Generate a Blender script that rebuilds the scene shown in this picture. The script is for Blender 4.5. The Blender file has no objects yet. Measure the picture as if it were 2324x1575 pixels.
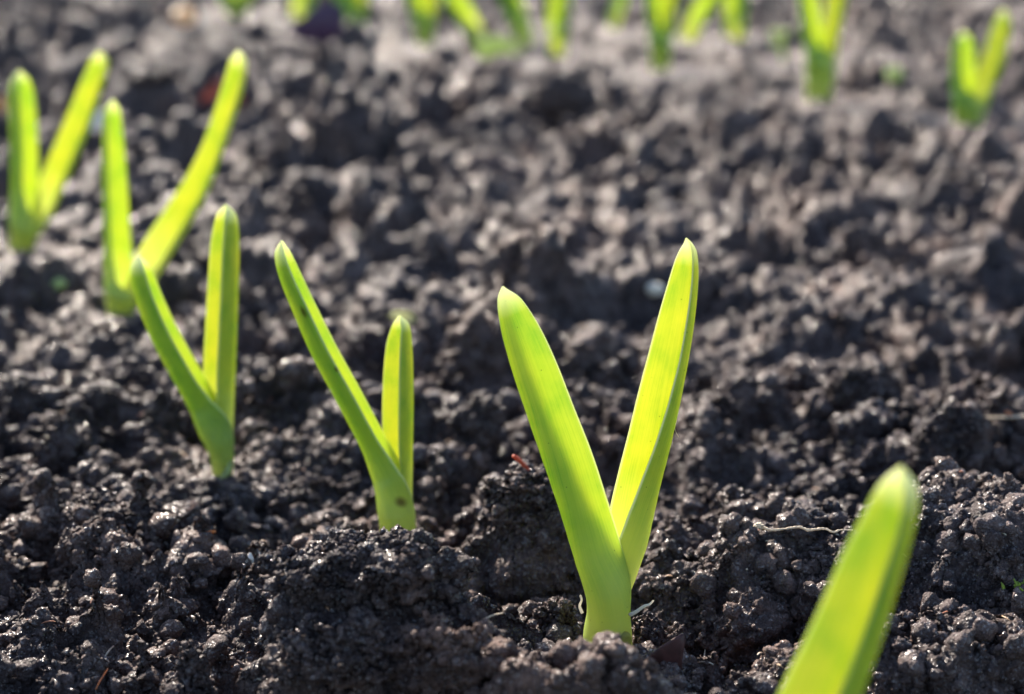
import bpy, math, random
import numpy as np
from mathutils import Vector, Matrix

# ------------------------------------------------------------------ camera, light, exposure
scene = bpy.context.scene
COL = scene.collection
W, H, FPX = 2324.0, 1575.0, 3873.0          # measuring units for the picture and its 60 mm lens
CAM_Z, PITCH = 0.17, math.radians(15.2)
cam_data = bpy.data.cameras.new('camera')
cam = bpy.data.objects.new('camera', cam_data)
COL.objects.link(cam)
cam.location = (0, 0, CAM_Z)
cam.rotation_euler = (math.pi / 2 - PITCH, 0, 0)
cam_data.sensor_width = 36.0
cam_data.lens = FPX / W * 36.0
cam_data.clip_start = 0.01
cam_data.clip_end = 400.0
cam_data.dof.use_dof = True
cam_data.dof.focus_distance = 0.388
cam_data.dof.aperture_fstop = 10.8
cam_data.dof.aperture_blades = 0
scene.camera = cam

SUN_EL, SUN_AZ = math.radians(35), math.radians(-26)      # behind the plants, a little to the left
world = bpy.data.worlds.new('World')
scene.world = world
world.use_nodes = True
wn = world.node_tree.nodes
wl = world.node_tree.links
bg = wn.get('Background') or wn.new('ShaderNodeBackground')
sky = wn.new('ShaderNodeTexSky')
sky.sky_type = 'NISHITA'
sky.sun_disc = False
sky.sun_elevation = SUN_EL
sky.sun_rotation = SUN_AZ
wl.new(sky.outputs[0], bg.inputs[0])
bg.inputs[1].default_value = 0.10
sun_data = bpy.data.lights.new('sun', 'SUN')
sun_data.energy = 5.0
sun_data.angle = math.radians(0.5)
sun_data.color = (1.0, 0.89, 0.76)
sun = bpy.data.objects.new('sun', sun_data)
COL.objects.link(sun)
sdir = Vector((math.sin(SUN_AZ) * math.cos(SUN_EL), math.cos(SUN_AZ) * math.cos(SUN_EL), math.sin(SUN_EL)))
sun.rotation_euler = sdir.to_track_quat('Z', 'Y').to_euler()
sun.location = sdir * 3
scene.view_settings.view_transform = 'Standard'
scene.view_settings.look = 'None'
scene.view_settings.gamma = 1.0
scene.view_settings.exposure = 1.85
scene.cycles.use_denoising = True
scene.cycles.max_bounces = 10
scene.cycles.diffuse_bounces = 5
scene.cycles.transmission_bounces = 8
scene.cycles.sample_clamp_indirect = 6.0

rng = np.random.default_rng(7)
random.seed(7)

# ------------------------------------------------------------------ measuring helpers
FWD = np.array([0, math.cos(PITCH), -math.sin(PITCH)])
UP = np.array([0, math.sin(PITCH), math.cos(PITCH)])
RIGHT = np.array([1.0, 0, 0])
CAM = np.array([0, 0, CAM_Z])

def ray(px, py):
    return FWD + RIGHT * (px - W / 2) / FPX + UP * (H / 2 - py) / FPX
def on_plane(px, py, y):                     # where a sight line meets the upright plane at distance y
    d = ray(px, py)
    return CAM + d * (y / d[1])
def on_level(px, py, z=0.0):                 # where it meets the level z
    d = ray(px, py)
    return CAM + d * ((z - CAM_Z) / d[2])
def depth_of(p):
    return float(np.dot(np.asarray(p) - CAM, FWD))

# ------------------------------------------------------------------ noise
def _hash(ix, iy, iz, seed):
    h = (ix.astype(np.uint32) * np.uint32(374761393) + iy.astype(np.uint32) * np.uint32(668265263)
         + iz.astype(np.uint32) * np.uint32(2147483647) + np.uint32((seed * 974634777) & 0xffffffff))
    h = (h ^ (h >> np.uint32(13))) * np.uint32(1274126177)
    h = (h ^ (h >> np.uint32(16))) * np.uint32(2246822519)
    return h ^ (h >> np.uint32(15))

def vnoise(P, scale, seed):                  # smooth value noise in -1..1
    q = P * np.float32(scale)
    f = np.floor(q)
    i = f.astype(np.int64).astype(np.int32)
    t = (q - f).astype(np.float32)
    t = t * t * t * (t * (t * 6 - 15) + 10)
    out = np.zeros(len(P), np.float32)
    for c in range(8):
        a, b, d = c & 1, (c >> 1) & 1, (c >> 2) & 1
        h = _hash(i[:, 0] + a, i[:, 1] + b, i[:, 2] + d, seed)
        v = (h & np.uint32(0xffff)).astype(np.float32) / 32767.5 - 1
        w = (t[:, 0] if a else 1 - t[:, 0]) * (t[:, 1] if b else 1 - t[:, 1]) * (t[:, 2] if d else 1 - t[:, 2])
        out += v * w
    return out

def fbm(P, scale, seed, n=3, gain=0.5):
    s, a = np.zeros(len(P), np.float32), 1.0
    for k in range(n):
        s += a * vnoise(P, scale * 2.03 ** k, seed + 11 * k)
        a *= gain
    return s

def lumps(P, scale, seed, rmin=0.3, rmax=0.7, warp=0.25, skip=0.0):
    """height (in cells) of a crust of round crumbs of uneven size, zero between them"""
    q = P * np.float32(scale)
    if warp:
        wv = np.stack([vnoise(q, 1.7, seed + 1), vnoise(q, 1.7, seed + 2), vnoise(q, 1.7, seed + 3)], 1)
        q = q + wv * np.float32(warp)
    b = np.floor(q - 0.5)
    bi = b.astype(np.int64).astype(np.int32)
    fr = (q - b).astype(np.float32)
    best = np.zeros(len(P), np.float32)
    for c in range(8):
        a, e, d = c & 1, (c >> 1) & 1, (c >> 2) & 1
        h = _hash(bi[:, 0] + a, bi[:, 1] + e, bi[:, 2] + d, seed)
        jx = (h & np.uint32(255)).astype(np.float32) / 255 * 0.6 + 0.2 + a
        jy = ((h >> np.uint32(8)) & np.uint32(255)).astype(np.float32) / 255 * 0.6 + 0.2 + e
        jz = ((h >> np.uint32(16)) & np.uint32(255)).astype(np.float32) / 255 * 0.6 + 0.2 + d
        rr = ((h >> np.uint32(24)) & np.uint32(255)).astype(np.float32) / 255
        r = rmin + (rmax - rmin) * rr * rr
        if skip:
            r = np.where(rr < skip, 0, r)
        d2 = (fr[:, 0] - jx) ** 2 + (fr[:, 1] - jy) ** 2 + (fr[:, 2] - jz) ** 2
        np.maximum(best, np.sqrt(np.maximum(0, r * r - d2)), out=best)
    return best

def spikes(P, scale, seed, power=1.6):
    """little pointed heaps, one to a cell, in plan"""
    q = P[:, :2] * np.float32(scale)
    q = q + 0.22 * np.stack([vnoise(P, scale * 1.9, seed + 1), vnoise(P, scale * 1.9, seed + 2)], 1)
    b = np.floor(q - 0.5); bi = b.astype(np.int64).astype(np.int32); fr = q - b
    best = np.zeros(len(P), np.float32); zz = np.zeros(len(P), np.int32)
    for c in range(4):
        a, e = c & 1, c >> 1
        h = _hash(bi[:, 0] + a, bi[:, 1] + e, zz, seed)
        jx = (h & np.uint32(255)).astype(np.float32) / 255 * 0.6 + 0.2 + a
        jy = ((h >> np.uint32(8)) & np.uint32(255)).astype(np.float32) / 255 * 0.6 + 0.2 + e
        r = 0.35 + 0.35 * ((h >> np.uint32(16)) & np.uint32(255)).astype(np.float32) / 255
        hh = 0.3 + 0.7 * ((h >> np.uint32(24)) & np.uint32(255)).astype(np.float32) / 255
        d = np.sqrt((fr[:, 0] - jx) ** 2 + (fr[:, 1] - jy) ** 2)
        np.maximum(best, hh * np.maximum(0, 1 - d / r) ** power, out=best)
    return best

def smooth(x, a, b):
    t = np.clip((x - a) / (b - a), 0, 1)
    return t * t * (3 - 2 * t)

# ------------------------------------------------------------------ scene helpers
def tag(o, label=None, cat=None, group=None, kind=None):
    if label: o['label'] = label
    if cat: o['category'] = cat
    if group: o['group'] = group
    if kind: o['kind'] = kind
    return o

def empty(name, loc, label, cat, group=None):
    o = bpy.data.objects.new(name, None)
    o.empty_display_size = 0.01
    o.location = loc
    COL.objects.link(o)
    return tag(o, label, cat, group)

def mesh_obj(name, V, F, mat, parent=None, uv=None, loc=None):
    """V (n,3) world coordinates, F list of (m,k) arrays"""
    V = np.asarray(V, np.float32)
    o_loc = np.zeros(3)
    if parent is not None:
        o_loc = np.array(parent.location)
    elif loc is not None:
        o_loc = np.asarray(loc, float)
    V = V - o_loc.astype(np.float32)
    me = bpy.data.meshes.new(name)
    F = [np.asarray(f, np.int32) for f in F if len(f)]
    nl = sum(f.size for f in F)
    npoly = sum(len(f) for f in F)
    me.vertices.add(len(V))
    me.vertices.foreach_set('co', V.ravel())
    me.loops.add(nl)
    allv = np.concatenate([f.ravel() for f in F])
    me.loops.foreach_set('vertex_index', allv)
    me.polygons.add(npoly)
    tot = np.concatenate([np.full(len(f), f.shape[1], np.int32) for f in F])
    start = np.concatenate([[0], np.cumsum(tot)[:-1]]).astype(np.int32)
    me.polygons.foreach_set('loop_start', start)
    me.polygons.foreach_set('loop_total', tot)
    me.polygons.foreach_set('use_smooth', np.ones(npoly, bool))
    if uv is not None:
        l = me.uv_layers.new(name='UVMap')
        l.data.foreach_set('uv', np.asarray(uv, np.float32)[allv].ravel())
    me.update(calc_edges=True)
    me.validate()
    me.materials.append(mat)
    o = bpy.data.objects.new(name, me)
    COL.objects.link(o)
    if parent is not None:
        o.parent = parent
    elif loc is not None:
        o.location = loc
    return o

# ------------------------------------------------------------------ materials
def new_mat(name):
    m = bpy.data.materials.new(name)
    m.use_nodes = True
    nt = m.node_tree
    nt.nodes.clear()
    out = nt.nodes.new('ShaderNodeOutputMaterial')
    return m, nt, out
def N(nt, kind, **kw):
    n = nt.nodes.new(kind)
    for k, v in kw.items():
        if k.startswith('in_'):
            key = k[3:]
            n.inputs[int(key) if key.isdigit() else key.replace('_', ' ')].default_value = v
        else:
            setattr(n, k, v)
    return n
def ramp(nt, stops):
    r = nt.nodes.new('ShaderNodeValToRGB')
    e = r.color_ramp.elements
    while len(e) < len(stops): e.new(0.5)
    for el, (p, c) in zip(e, stops):
        el.position = p
        el.color = (*c, 1) if len(c) == 3 else c
    return r

def soil_material(name, dark=(0.026, 0.0190, 0.0192), mid=(0.070, 0.0510, 0.0485), pale=(0.160, 0.118, 0.108)):
    m, nt, out = new_mat(name)
    L = nt.links.new
    co = N(nt, 'ShaderNodeTexCoord')
    geo = N(nt, 'ShaderNodeNewGeometry')
    n1 = N(nt, 'ShaderNodeTexNoise', in_Scale=130.0, in_Detail=6.0, in_Roughness=0.65)
    L(geo.outputs['Position'], n1.inputs['Vector'])
    r = ramp(nt, [(0.30, dark), (0.52, mid), (0.75, pale)])
    L(n1.outputs[0], r.inputs[0])
    n2 = N(nt, 'ShaderNodeTexNoise', in_Scale=2100.0, in_Detail=3.0, in_Roughness=0.75)
    L(geo.outputs['Position'], n2.inputs['Vector'])
    r2 = ramp(nt, [(0.30, (0.55, 0.55, 0.57)), (0.60, (1.0, 1.0, 1.0)), (0.74, (1.7, 1.6, 1.5))])
    L(n2.outputs[0], r2.inputs[0])
    mx = N(nt, 'ShaderNodeMix', data_type='RGBA', blend_type='MULTIPLY')
    mx.inputs[0].default_value = 1.0
    L(r.outputs[0], mx.inputs[6]); L(r2.outputs[0], mx.inputs[7])
    n4 = N(nt, 'ShaderNodeTexNoise', in_Scale=16.0, in_Detail=3.0)          # damp and dry, brown and grey patches
    L(geo.outputs['Position'], n4.inputs['Vector'])
    r4 = ramp(nt, [(0.32, (0.74, 0.77, 0.84)), (0.5, (1.0, 0.98, 0.96)), (0.68, (1.38, 1.18, 1.02))])
    L(n4.outputs[0], r4.inputs[0])
    mx0 = mx
    mx = N(nt, 'ShaderNodeMix', data_type='RGBA', blend_type='MULTIPLY')
    mx.inputs[0].default_value = 1.0
    L(mx0.outputs[2], mx.inputs[6]); L(r4.outputs[0], mx.inputs[7])
    v = N(nt, 'ShaderNodeTexVoronoi', in_Scale=1300.0)
    L(geo.outputs['Position'], v.inputs['Vector'])
    b1 = N(nt, 'ShaderNodeBump', in_Strength=0.9, in_Distance=0.0006)
    L(n2.outputs[0], b1.inputs['Height'])
    b2 = N(nt, 'ShaderNodeBump', in_Strength=0.8, in_Distance=0.0005)
    b2.invert = True
    L(v.outputs['Distance'], b2.inputs['Height']); L(b1.outputs[0], b2.inputs['Normal'])
    v2 = N(nt, 'ShaderNodeTexVoronoi', in_Scale=1900.0)       # some grains are polished mineral
    L(geo.outputs['Position'], v2.inputs['Vector'])
    sc = N(nt, 'ShaderNodeSeparateColor')
    L(v2.outputs['Color'], sc.inputs[0])
    rr = ramp(nt, [(0.80, (0.62,) * 3), (0.86, (0.24,) * 3)])
    L(sc.outputs[0], rr.inputs[0])
    rs = ramp(nt, [(0.80, (0.13,) * 3), (0.86, (1.0,) * 3)])
    L(sc.outputs[0], rs.inputs[0])
    p = N(nt, 'ShaderNodeBsdfPrincipled')
    L(rs.outputs[0], p.inputs['Specular IOR Level'])
    L(mx.outputs[2], p.inputs['Base Color']); L(rr.outputs[0], p.inputs['Roughness']); L(b2.outputs[0], p.inputs['Normal'])
    L(p.outputs[0], out.inputs[0])
    return m

def leaf_material(name, refl=(0.055, 0.175, 0.045), trans=(0.665, 0.785, 0.105), tipc=(0.90, 0.92, 0.50), mixt=0.52, spots=(), rim=0.5):
    """a thick translucent blade: each of its two skins passes and tints the light"""
    m, nt, out = new_mat(name)
    L = nt.links.new
    uv = N(nt, 'ShaderNodeUVMap')
    mp = N(nt, 'ShaderNodeMapping')
    mp.inputs['Scale'].default_value = (55.0, 2.2, 1)
    L(uv.outputs[0], mp.inputs[0])
    nz = N(nt, 'ShaderNodeTexNoise', in_Scale=1.0, in_Detail=4.0, in_Roughness=0.6)
    L(mp.outputs[0], nz.inputs['Vector'])
    mp2 = N(nt, 'ShaderNodeMapping')
    mp2.inputs['Scale'].default_value = (2.0, 7.0, 1)
    L(uv.outputs[0], mp2.inputs[0])
    n2 = N(nt, 'ShaderNodeTexNoise', in_Scale=1.0, in_Detail=5.0, in_Roughness=0.6)
    L(mp2.outputs[0], n2.inputs['Vector'])
    add = N(nt, 'ShaderNodeMath', operation='ADD')
    L(nz.outputs[0], add.inputs[0]); L(n2.outputs[0], add.inputs[1])
    half = N(nt, 'ShaderNodeMath', operation='MULTIPLY'); half.inputs[1].default_value = 0.5
    L(add.outputs[0], half.inputs[0])
    tr = ramp(nt, [(0.38, tuple(c * k for c, k in zip(trans, (0.62, 0.84, 0.7)))), (0.5, trans),
                   (0.61, tuple(min(0.95, c * k) for c, k in zip(trans, (1.17, 1.07, 1.2))))])
    L(half.outputs[0], tr.inputs[0])
    rf = ramp(nt, [(0.32, tuple(c * 0.8 for c in refl)), (0.70, tuple(c * 1.25 for c in refl))])
    L(half.outputs[0], rf.inputs[0])
    sep = N(nt, 'ShaderNodeSeparateXYZ')
    L(uv.outputs[0], sep.inputs[0])
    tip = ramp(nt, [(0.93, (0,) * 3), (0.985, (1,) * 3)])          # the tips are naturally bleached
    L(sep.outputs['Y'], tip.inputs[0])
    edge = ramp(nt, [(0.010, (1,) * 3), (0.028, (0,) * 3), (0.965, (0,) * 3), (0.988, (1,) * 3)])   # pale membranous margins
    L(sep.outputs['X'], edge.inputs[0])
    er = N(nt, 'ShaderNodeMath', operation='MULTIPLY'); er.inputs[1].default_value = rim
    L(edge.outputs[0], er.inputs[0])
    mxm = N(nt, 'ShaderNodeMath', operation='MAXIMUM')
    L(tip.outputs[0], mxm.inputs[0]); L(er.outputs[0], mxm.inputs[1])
    tm = N(nt, 'ShaderNodeMix', data_type='RGBA'); tm.inputs[7].default_value = (*tipc, 1)
    low = ramp(nt, [(0.10, (1,) * 3), (0.40, (0,) * 3)])             # the sheath pales towards the soil
    L(sep.outputs['Y'], low.inputs[0])
    tb_ = N(nt, 'ShaderNodeMix', data_type='RGBA'); tb_.inputs[7].default_value = (0.93, 0.95, 0.40, 1)
    L(low.outputs[0], tb_.inputs[0]); L(tr.outputs[0], tb_.inputs[6]); tr = tb_
    rb_ = N(nt, 'ShaderNodeMix', data_type='RGBA'); rb_.inputs[7].default_value = (0.30, 0.40, 0.12, 1)
    L(low.outputs[0], rb_.inputs[0]); L(rf.outputs[0], rb_.inputs[6]); rf = rb_
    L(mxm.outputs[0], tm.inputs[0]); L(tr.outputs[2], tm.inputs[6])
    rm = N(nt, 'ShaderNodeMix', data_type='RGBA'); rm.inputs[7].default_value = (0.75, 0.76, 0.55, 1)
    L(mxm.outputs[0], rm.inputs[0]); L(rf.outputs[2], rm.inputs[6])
    rm_out = rm.outputs[2]
    # tiny dark specks
    v = N(nt, 'ShaderNodeTexVoronoi', in_Scale=420.0, in_Randomness=1.0)
    geo = N(nt, 'ShaderNodeNewGeometry')
    L(geo.outputs['Position'], v.inputs['Vector'])
    sp = ramp(nt, [(0.05, (0.45,) * 3), (0.09, (1,) * 3)])
    L(v.outputs['Distance'], sp.inputs[0])
    ms = N(nt, 'ShaderNodeMix', data_type='RGBA', blend_type='MULTIPLY'); ms.inputs[0].default_value = 1.0
    L(tm.outputs[2], ms.inputs[6]); L(sp.outputs[0], ms.inputs[7])
    bmp = N(nt, 'ShaderNodeBump', in_Strength=0.25, in_Distance=0.0003)
    L(nz.outputs[0], bmp.inputs['Height'])
    p = N(nt, 'ShaderNodeBsdfPrincipled')
    p.inputs['Roughness'].default_value = 0.42
    p.inputs['Specular IOR Level'].default_value = 0.45
    L(bmp.outputs[0], p.inputs['Normal'])
    t = N(nt, 'ShaderNodeBsdfTranslucent')
    last = ms.outputs[2]
    for u0, v0, ru, rv in spots:                                  # blemishes
        m3 = N(nt, 'ShaderNodeMapping')
        m3.inputs['Location'].default_value = (-u0 / ru, -v0 / rv, 0)
        m3.inputs['Scale'].default_value = (1 / ru, 1 / rv, 1)
        L(uv.outputs[0], m3.inputs[0])
        ln = N(nt, 'ShaderNodeVectorMath', operation='LENGTH'); L(m3.outputs[0], ln.inputs[0])
        r3 = ramp(nt, [(0.3, (0.42, 0.30, 0.30)), (1.0, (1, 1, 1))]); L(ln.outputs['Value'], r3.inputs[0])
        m4 = N(nt, 'ShaderNodeMix', data_type='RGBA', blend_type='MULTIPLY'); m4.inputs[0].default_value = 1.0
        L(last, m4.inputs[6]); L(r3.outputs[0], m4.inputs[7]); last = m4.outputs[2]
        m5 = N(nt, 'ShaderNodeMix', data_type='RGBA', blend_type='MULTIPLY'); m5.inputs[0].default_value = 1.0
        L(rm_out, m5.inputs[6]); L(r3.outputs[0], m5.inputs[7]); rm_out = m5.outputs[2]
    L(last, t.inputs['Color'])
    L(rm_out, p.inputs['Base Color'])
    mix = N(nt, 'ShaderNodeMixShader'); mix.inputs[0].default_value = mixt
    L(p.outputs[0], mix.inputs[1]); L(t.outputs[0], mix.inputs[2])
    L(mix.outputs[0], out.inputs[0])
    return m

def bit_material(name, c, rough=0.6, trans=0.0, var=0.35, scale=400.0):
    m, nt, out = new_mat(name)
    L = nt.links.new
    geo = N(nt, 'ShaderNodeNewGeometry')
    nz = N(nt, 'ShaderNodeTexNoise', in_Scale=scale, in_Detail=4.0)
    L(geo.outputs['Position'], nz.inputs['Vector'])
    r = ramp(nt, [(0.3, tuple(x * (1 - var) for x in c)), (0.7, tuple(min(1, x * (1 + var)) for x in c))])
    L(nz.outputs[0], r.inputs[0])
    p = N(nt, 'ShaderNodeBsdfPrincipled')
    p.inputs['Roughness'].default_value = rough
    L(r.outputs[0], p.inputs['Base Color'])
    b = N(nt, 'ShaderNodeBump', in_Strength=0.5, in_Distance=0.0003)
    L(nz.outputs[0], b.inputs['Height']); L(b.outputs[0], p.inputs['Normal'])
    if trans:
        t = N(nt, 'ShaderNodeBsdfTranslucent')
        L(r.outputs[0], t.inputs[0])
        mix = N(nt, 'ShaderNodeMixShader'); mix.inputs[0].default_value = trans
        L(p.outputs[0], mix.inputs[1]); L(t.outputs[0], mix.inputs[2]); L(mix.outputs[0], out.inputs[0])
    else:
        L(p.outputs[0], out.inputs[0])
    return m

M_SOIL = soil_material('soil')
M_CRUMB = soil_material('soil_crumb', (0.033, 0.024, 0.0235), (0.085, 0.062, 0.058), (0.185, 0.136, 0.124))
M_LEAF = leaf_material('garlic_leaf')
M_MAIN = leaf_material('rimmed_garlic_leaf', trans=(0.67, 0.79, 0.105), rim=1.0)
M_MAINSUN = leaf_material('rimmed_sun_tinted_garlic_leaf', trans=(0.745, 0.80, 0.115), rim=0.9)  # right leaf of the main sprout, its sunnier angle tinted into the colour
M_SOFT = leaf_material('soft_edged_garlic_leaf', trans=(0.715, 0.79, 0.11), rim=0.15)
M_SPOT = leaf_material('spotted_garlic_leaf', spots=((0.13, 0.80, 0.09, 0.022), (0.035, 0.62, 0.05, 0.012), (0.20, 0.21, 0.09, 0.020)))
M_SUNTINT = leaf_material('sun_tinted_garlic_leaf', trans=(0.745, 0.80, 0.115))  # yellower copy: sun on the right-hand leaves painted into their colour
M_STRAW = bit_material('dry_straw', (0.58, 0.47, 0.33), 0.5, 0.2)
M_ORANGE = bit_material('orange_root', (0.45, 0.14, 0.04), 0.45, 0.25)
M_RED = bit_material('red_leaf', (0.36, 0.07, 0.03), 0.5, 0.35, 0.6)
M_BROWNRED = bit_material('brown_red_leaf', (0.34, 0.085, 0.045), 0.5, 0.3, 0.6, 120)
M_DARKRED = bit_material('dark_red_leaf', (0.075, 0.028, 0.024), 0.5, 0.35, 0.6, 260)
M_WHITE = bit_material('white_husk', (0.72, 0.68, 0.58), 0.5, 0.4, 0.15)
M_STONE = bit_material('pale_stone', (0.55, 0.52, 0.48), 0.4)
M_PURPLE = bit_material('purple_leaf', (0.05, 0.022, 0.06), 0.5, 0.25)
M_YELLOW = bit_material('yellow_leaf', (0.55, 0.50, 0.10), 0.5, 0.5)
M_PALEGREEN = bit_material('pale_green_leaf', (0.42, 0.50, 0.20), 0.5, 0.5)
M_WISP = bit_material('pale_wisp', (0.55, 0.55, 0.32), 0.5, 0.4)
M_MOSS = bit_material('moss', (0.22, 0.30, 0.03), 0.6, 0.4)
M_AMBER = bit_material('amber_seed', (0.55, 0.27, 0.06), 0.35, 0.2)

# ------------------------------------------------------------------ where the sprouts stand (ground level 0)
BASE = {k: on_level(*v) for k, v in dict(
    main=(1380, 1474), second=(905, 1238), third=(505, 1078), fourth=(270, 712), fifth=(52, 562),
    front=(1605, 2260), right=(2193, 284), tall=(1856, 228), b9=(1497, 160), b10=(1264, 124), b11=(966, 102),
    b12=(1086, 92), b13=(1195, 104), b14=(800, 78), b15=(537, 40), b16=(672, 46), b17=(1557, 92), b18=(1668, 88),
    b19=(1392, 66), weed=(1775, 140)).items()}

# ------------------------------------------------------------------ ground sheet
def mound_spec(px, py_foot, py_top, half_px, squash=1.0):
    """centre, radius and height of a swelling whose foot and crest are seen at those places"""
    foot = on_level(px, py_foot)
    r = half_px * depth_of(foot) / FPX
    ry = r * squash
    c = foot + np.array([0, ry, 0])
    h = on_plane(px, py_top, c[1])[2]
    return c[0], c[1], r, ry, max(0.001, h)

MOUNDS = [mound_spec(*a) for a in [
    (2330, 1480, 1130, 330, 0.9),      # bank at the right edge
    (2120, 1640, 1400, 260, 0.8),
    (860, 1690, 1330, 300, 0.6),       # under the big front clod
    (1330, 1800, 1530, 260, 0.45),     # near hump at the bottom
    (300, 1600, 1400, 420, 1.1),       # crusty slope at lower left
    (1230, 1330, 1120, 170, 0.8),
    (1800, 1430, 1215, 330, 0.5),
    (180, 1290, 1150, 180, 0.7),
    (2230, 490, 405, 130, 0.5), (1270, 275, 190, 100, 0.6), (330, 265, 180, 100, 0.7), (800, 440, 400, 120, 0.6),
    (1930, 520, 440, 120, 0.5), (1100, 420, 350, 110, 0.5), (620, 620, 540, 100, 0.6), (1500, 560, 490, 120, 0.6),
    (1120, 860, 740, 130, 0.6), (1840, 760, 690, 120, 0.6), (2230, 860, 760, 120, 0.6), (1950, 980, 880, 150, 0.6),
    (180, 860, 780, 130, 0.6), (760, 1010, 930, 90, 0.7), (620, 930, 850, 100, 0.7), (2000, 330, 260, 120, 0.5),
    (1700, 960, 860, 110, 0.7), (700, 330, 270, 120, 0.5)]]

def ground_height(x, y):
    P = np.stack([x, y, np.zeros_like(x)], 1).astype(np.float32)
    z = 0.0055 * fbm(P, 7.0, 3, 2) + 0.0045 * fbm(P, 19.0, 21, 2)
    m = smooth(vnoise(P, 11.0, 77), -0.5, 0.5)
    z = z + (0.022 + 0.020 * smooth(y, 0.45, 0.7) * smooth(-y, -3.0, -2.2)) * lumps(P, 21.0, 41, 0.25, 0.7, 0.3) * (0.35 + 0.65 * m) - 0.003
    z = z + (0.013 + 0.010 * smooth(y, 0.42, 0.6)) * lumps(P, 44.0, 47, 0.28, 0.7, 0.35) * (0.45 + 0.75 * smooth(vnoise(P, 17.0, 79), -0.5, 0.5)) - 0.003
    far = 1 + 0.5 * smooth(y, 0.7, 1.4)
    z = z * far
    z = z + 0.0085 * (0.4 - np.abs(vnoise(P, 42.0, 61))) * far
    rg = 1 - np.abs(vnoise(P, 75.0, 67)) * 1.6
    z = z + 0.0065 * np.maximum(rg, 0) ** 2 * smooth(vnoise(P, 15.0, 68), -0.5, 0.3)
    z = z - 0.95 * max(0.0, float(np.median(z[(y > 0.3) & (y < 2.5) & (np.abs(x) < 0.6)])))  if len(z) > 1000 else z
    front = 0.25 + 0.75 * smooth(-x, -0.03, 0.03) * smooth(-y, -0.50, -0.40)
    spk = (0.015 * spikes(P, 58.0, 83) + 0.007 * spikes(P, 120.0, 85)) * front
    for cx, cy, rx, ry, h in MOUNDS:
        d2 = ((x - cx) / rx) ** 2 + ((y - cy) / ry) ** 2
        b = np.exp(-1.1 * d2 * d2)
        z = np.maximum(z, z * (1 - b) + (h + 0.3 * z) * b)
    keep = np.ones_like(z)
    for k, b in BASE.items():
        r = 0.014 if b[1] < 0.7 else (0.022 if b[1] < 1 else 0.05)
        keep = np.minimum(keep, 1 - np.exp(-((x - b[0]) ** 2 + ((y - b[1]) * np.where(y < b[1], 0.4 if b[1] > 0.7 else 1.0, 1.0)) ** 2) / (2 * r * r)))
    return (z + spk) * keep

def build_angles():
    dense = math.radians(22.5)
    a = list(np.arange(-dense, dense, 0.00066))
    st, x, right = 0.00066, dense, []
    while x < math.pi:
        right.append(x)
        st = min(st * 1.03, 0.06)
        x += st
    right = np.array(right)
    left = -right[::-1]
    return np.concatenate([left, a, right])
ANG = build_angles()
def build_radii():
    r, out = 0.05, []
    while r < 90:
        out.append(r)
        if r < 0.2: st = 0.06 if r < 0.17 else 0.01
        elif r < 0.62: st = 1 / 1150.0
        elif r < 2.8: st = 1 / 380.0
        else: st = min(0.12, 1 / 380.0 * (r / 2.8) ** 2.2)
        r *= 1 + st
    return np.array(out)
RAD = build_radii()
NA, NR = len(ANG), len(RAD)
A, R = np.meshgrid(ANG, RAD)                 # rows by radius
gx = (R * np.sin(A)).ravel(); gy = (R * np.cos(A)).ravel()
z0 = ground_height(gx, gy)
G = np.stack([gx, gy, z0], 1).astype(np.float32)
da = np.gradient(ANG); dr = np.gradient(RAD)
cell = np.maximum(np.maximum(R * da[None, :], dr[:, None] * 0.45), 1e-6).ravel().astype(np.float32)

def grid_normals(G):
    g = G.reshape(NR, NA, 3)
    du = np.empty_like(g); dv = np.empty_like(g)
    du[:, 1:-1] = g[:, 2:] - g[:, :-2]; du[:, 0] = g[:, 1] - g[:, -1]; du[:, -1] = g[:, 0] - g[:, -2]
    dv[1:-1] = g[2:] - g[:-2]; dv[0] = g[1] - g[0]; dv[-1] = g[-1] - g[-2]
    n = np.cross(du, dv).reshape(-1, 3)
    n /= np.maximum(np.linalg.norm(n, axis=1, keepdims=True), 1e-12)
    n[n[:, 2] < 0] *= -1
    return n.astype(np.float32)

def keep_mask(P, r):
    k = np.ones(len(P), np.float32)
    for b in BASE.values():
        k = np.minimum(k, 1 - 0.8 * np.exp(-((P[:, 0] - b[0]) ** 2 + (P[:, 1] - b[1]) ** 2) / (2 * r * r)))
    return k

def crust(G, nfun, cell, coarse=1.0, seed=0, keep=None):
    """pile crumbs of smaller and smaller size on a surface, each along the surface's own slope"""
    for lam, amp, sd, rmn, rmx, msc in ((0.013, 0.62, 101, 0.25, 0.7, 30.0), (0.0052, 0.60, 131, 0.25, 0.7, 60.0),
                                        (0.0020, 0.55, 151, 0.28, 0.7, 90.0), (0.0009, 0.50, 171, 0.3, 0.7, 150.0)):
        n = nfun(G)
        at = np.clip(1.6 - 1.1 * cell * 2.2 / lam, 0, 1)
        idx = np.nonzero(at > 0.01)[0]
        if not len(idx): continue
        P = G[idx]
        m = 0.45 + 0.75 * smooth(vnoise(P, msc, sd + 7 + seed), -0.55, 0.45)
        h = lumps(P, 1 / lam, sd + seed, rmn, rmx, 0.3) - 0.2
        h = h + 0.24 * vnoise(P, 2.6 / lam, sd + 5 + seed) + 0.13 * vnoise(P, 6.1 / lam, sd + 6 + seed)
        d = h * lam * amp * m * at[idx] * (coarse if lam > 0.01 else 1.0)
        if keep is not None and lam < 0.01: d = d * (1 - 0.6 * smooth(P[:, 1], 0.45, 0.85))
        if keep is not None and lam > 0.004: d = d * keep[idx]
        if keep is None and lam < 0.01: d = d * 0.9
        G = G.copy()
        G[idx] = P + n[idx] * d[:, None]
    return G

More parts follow.
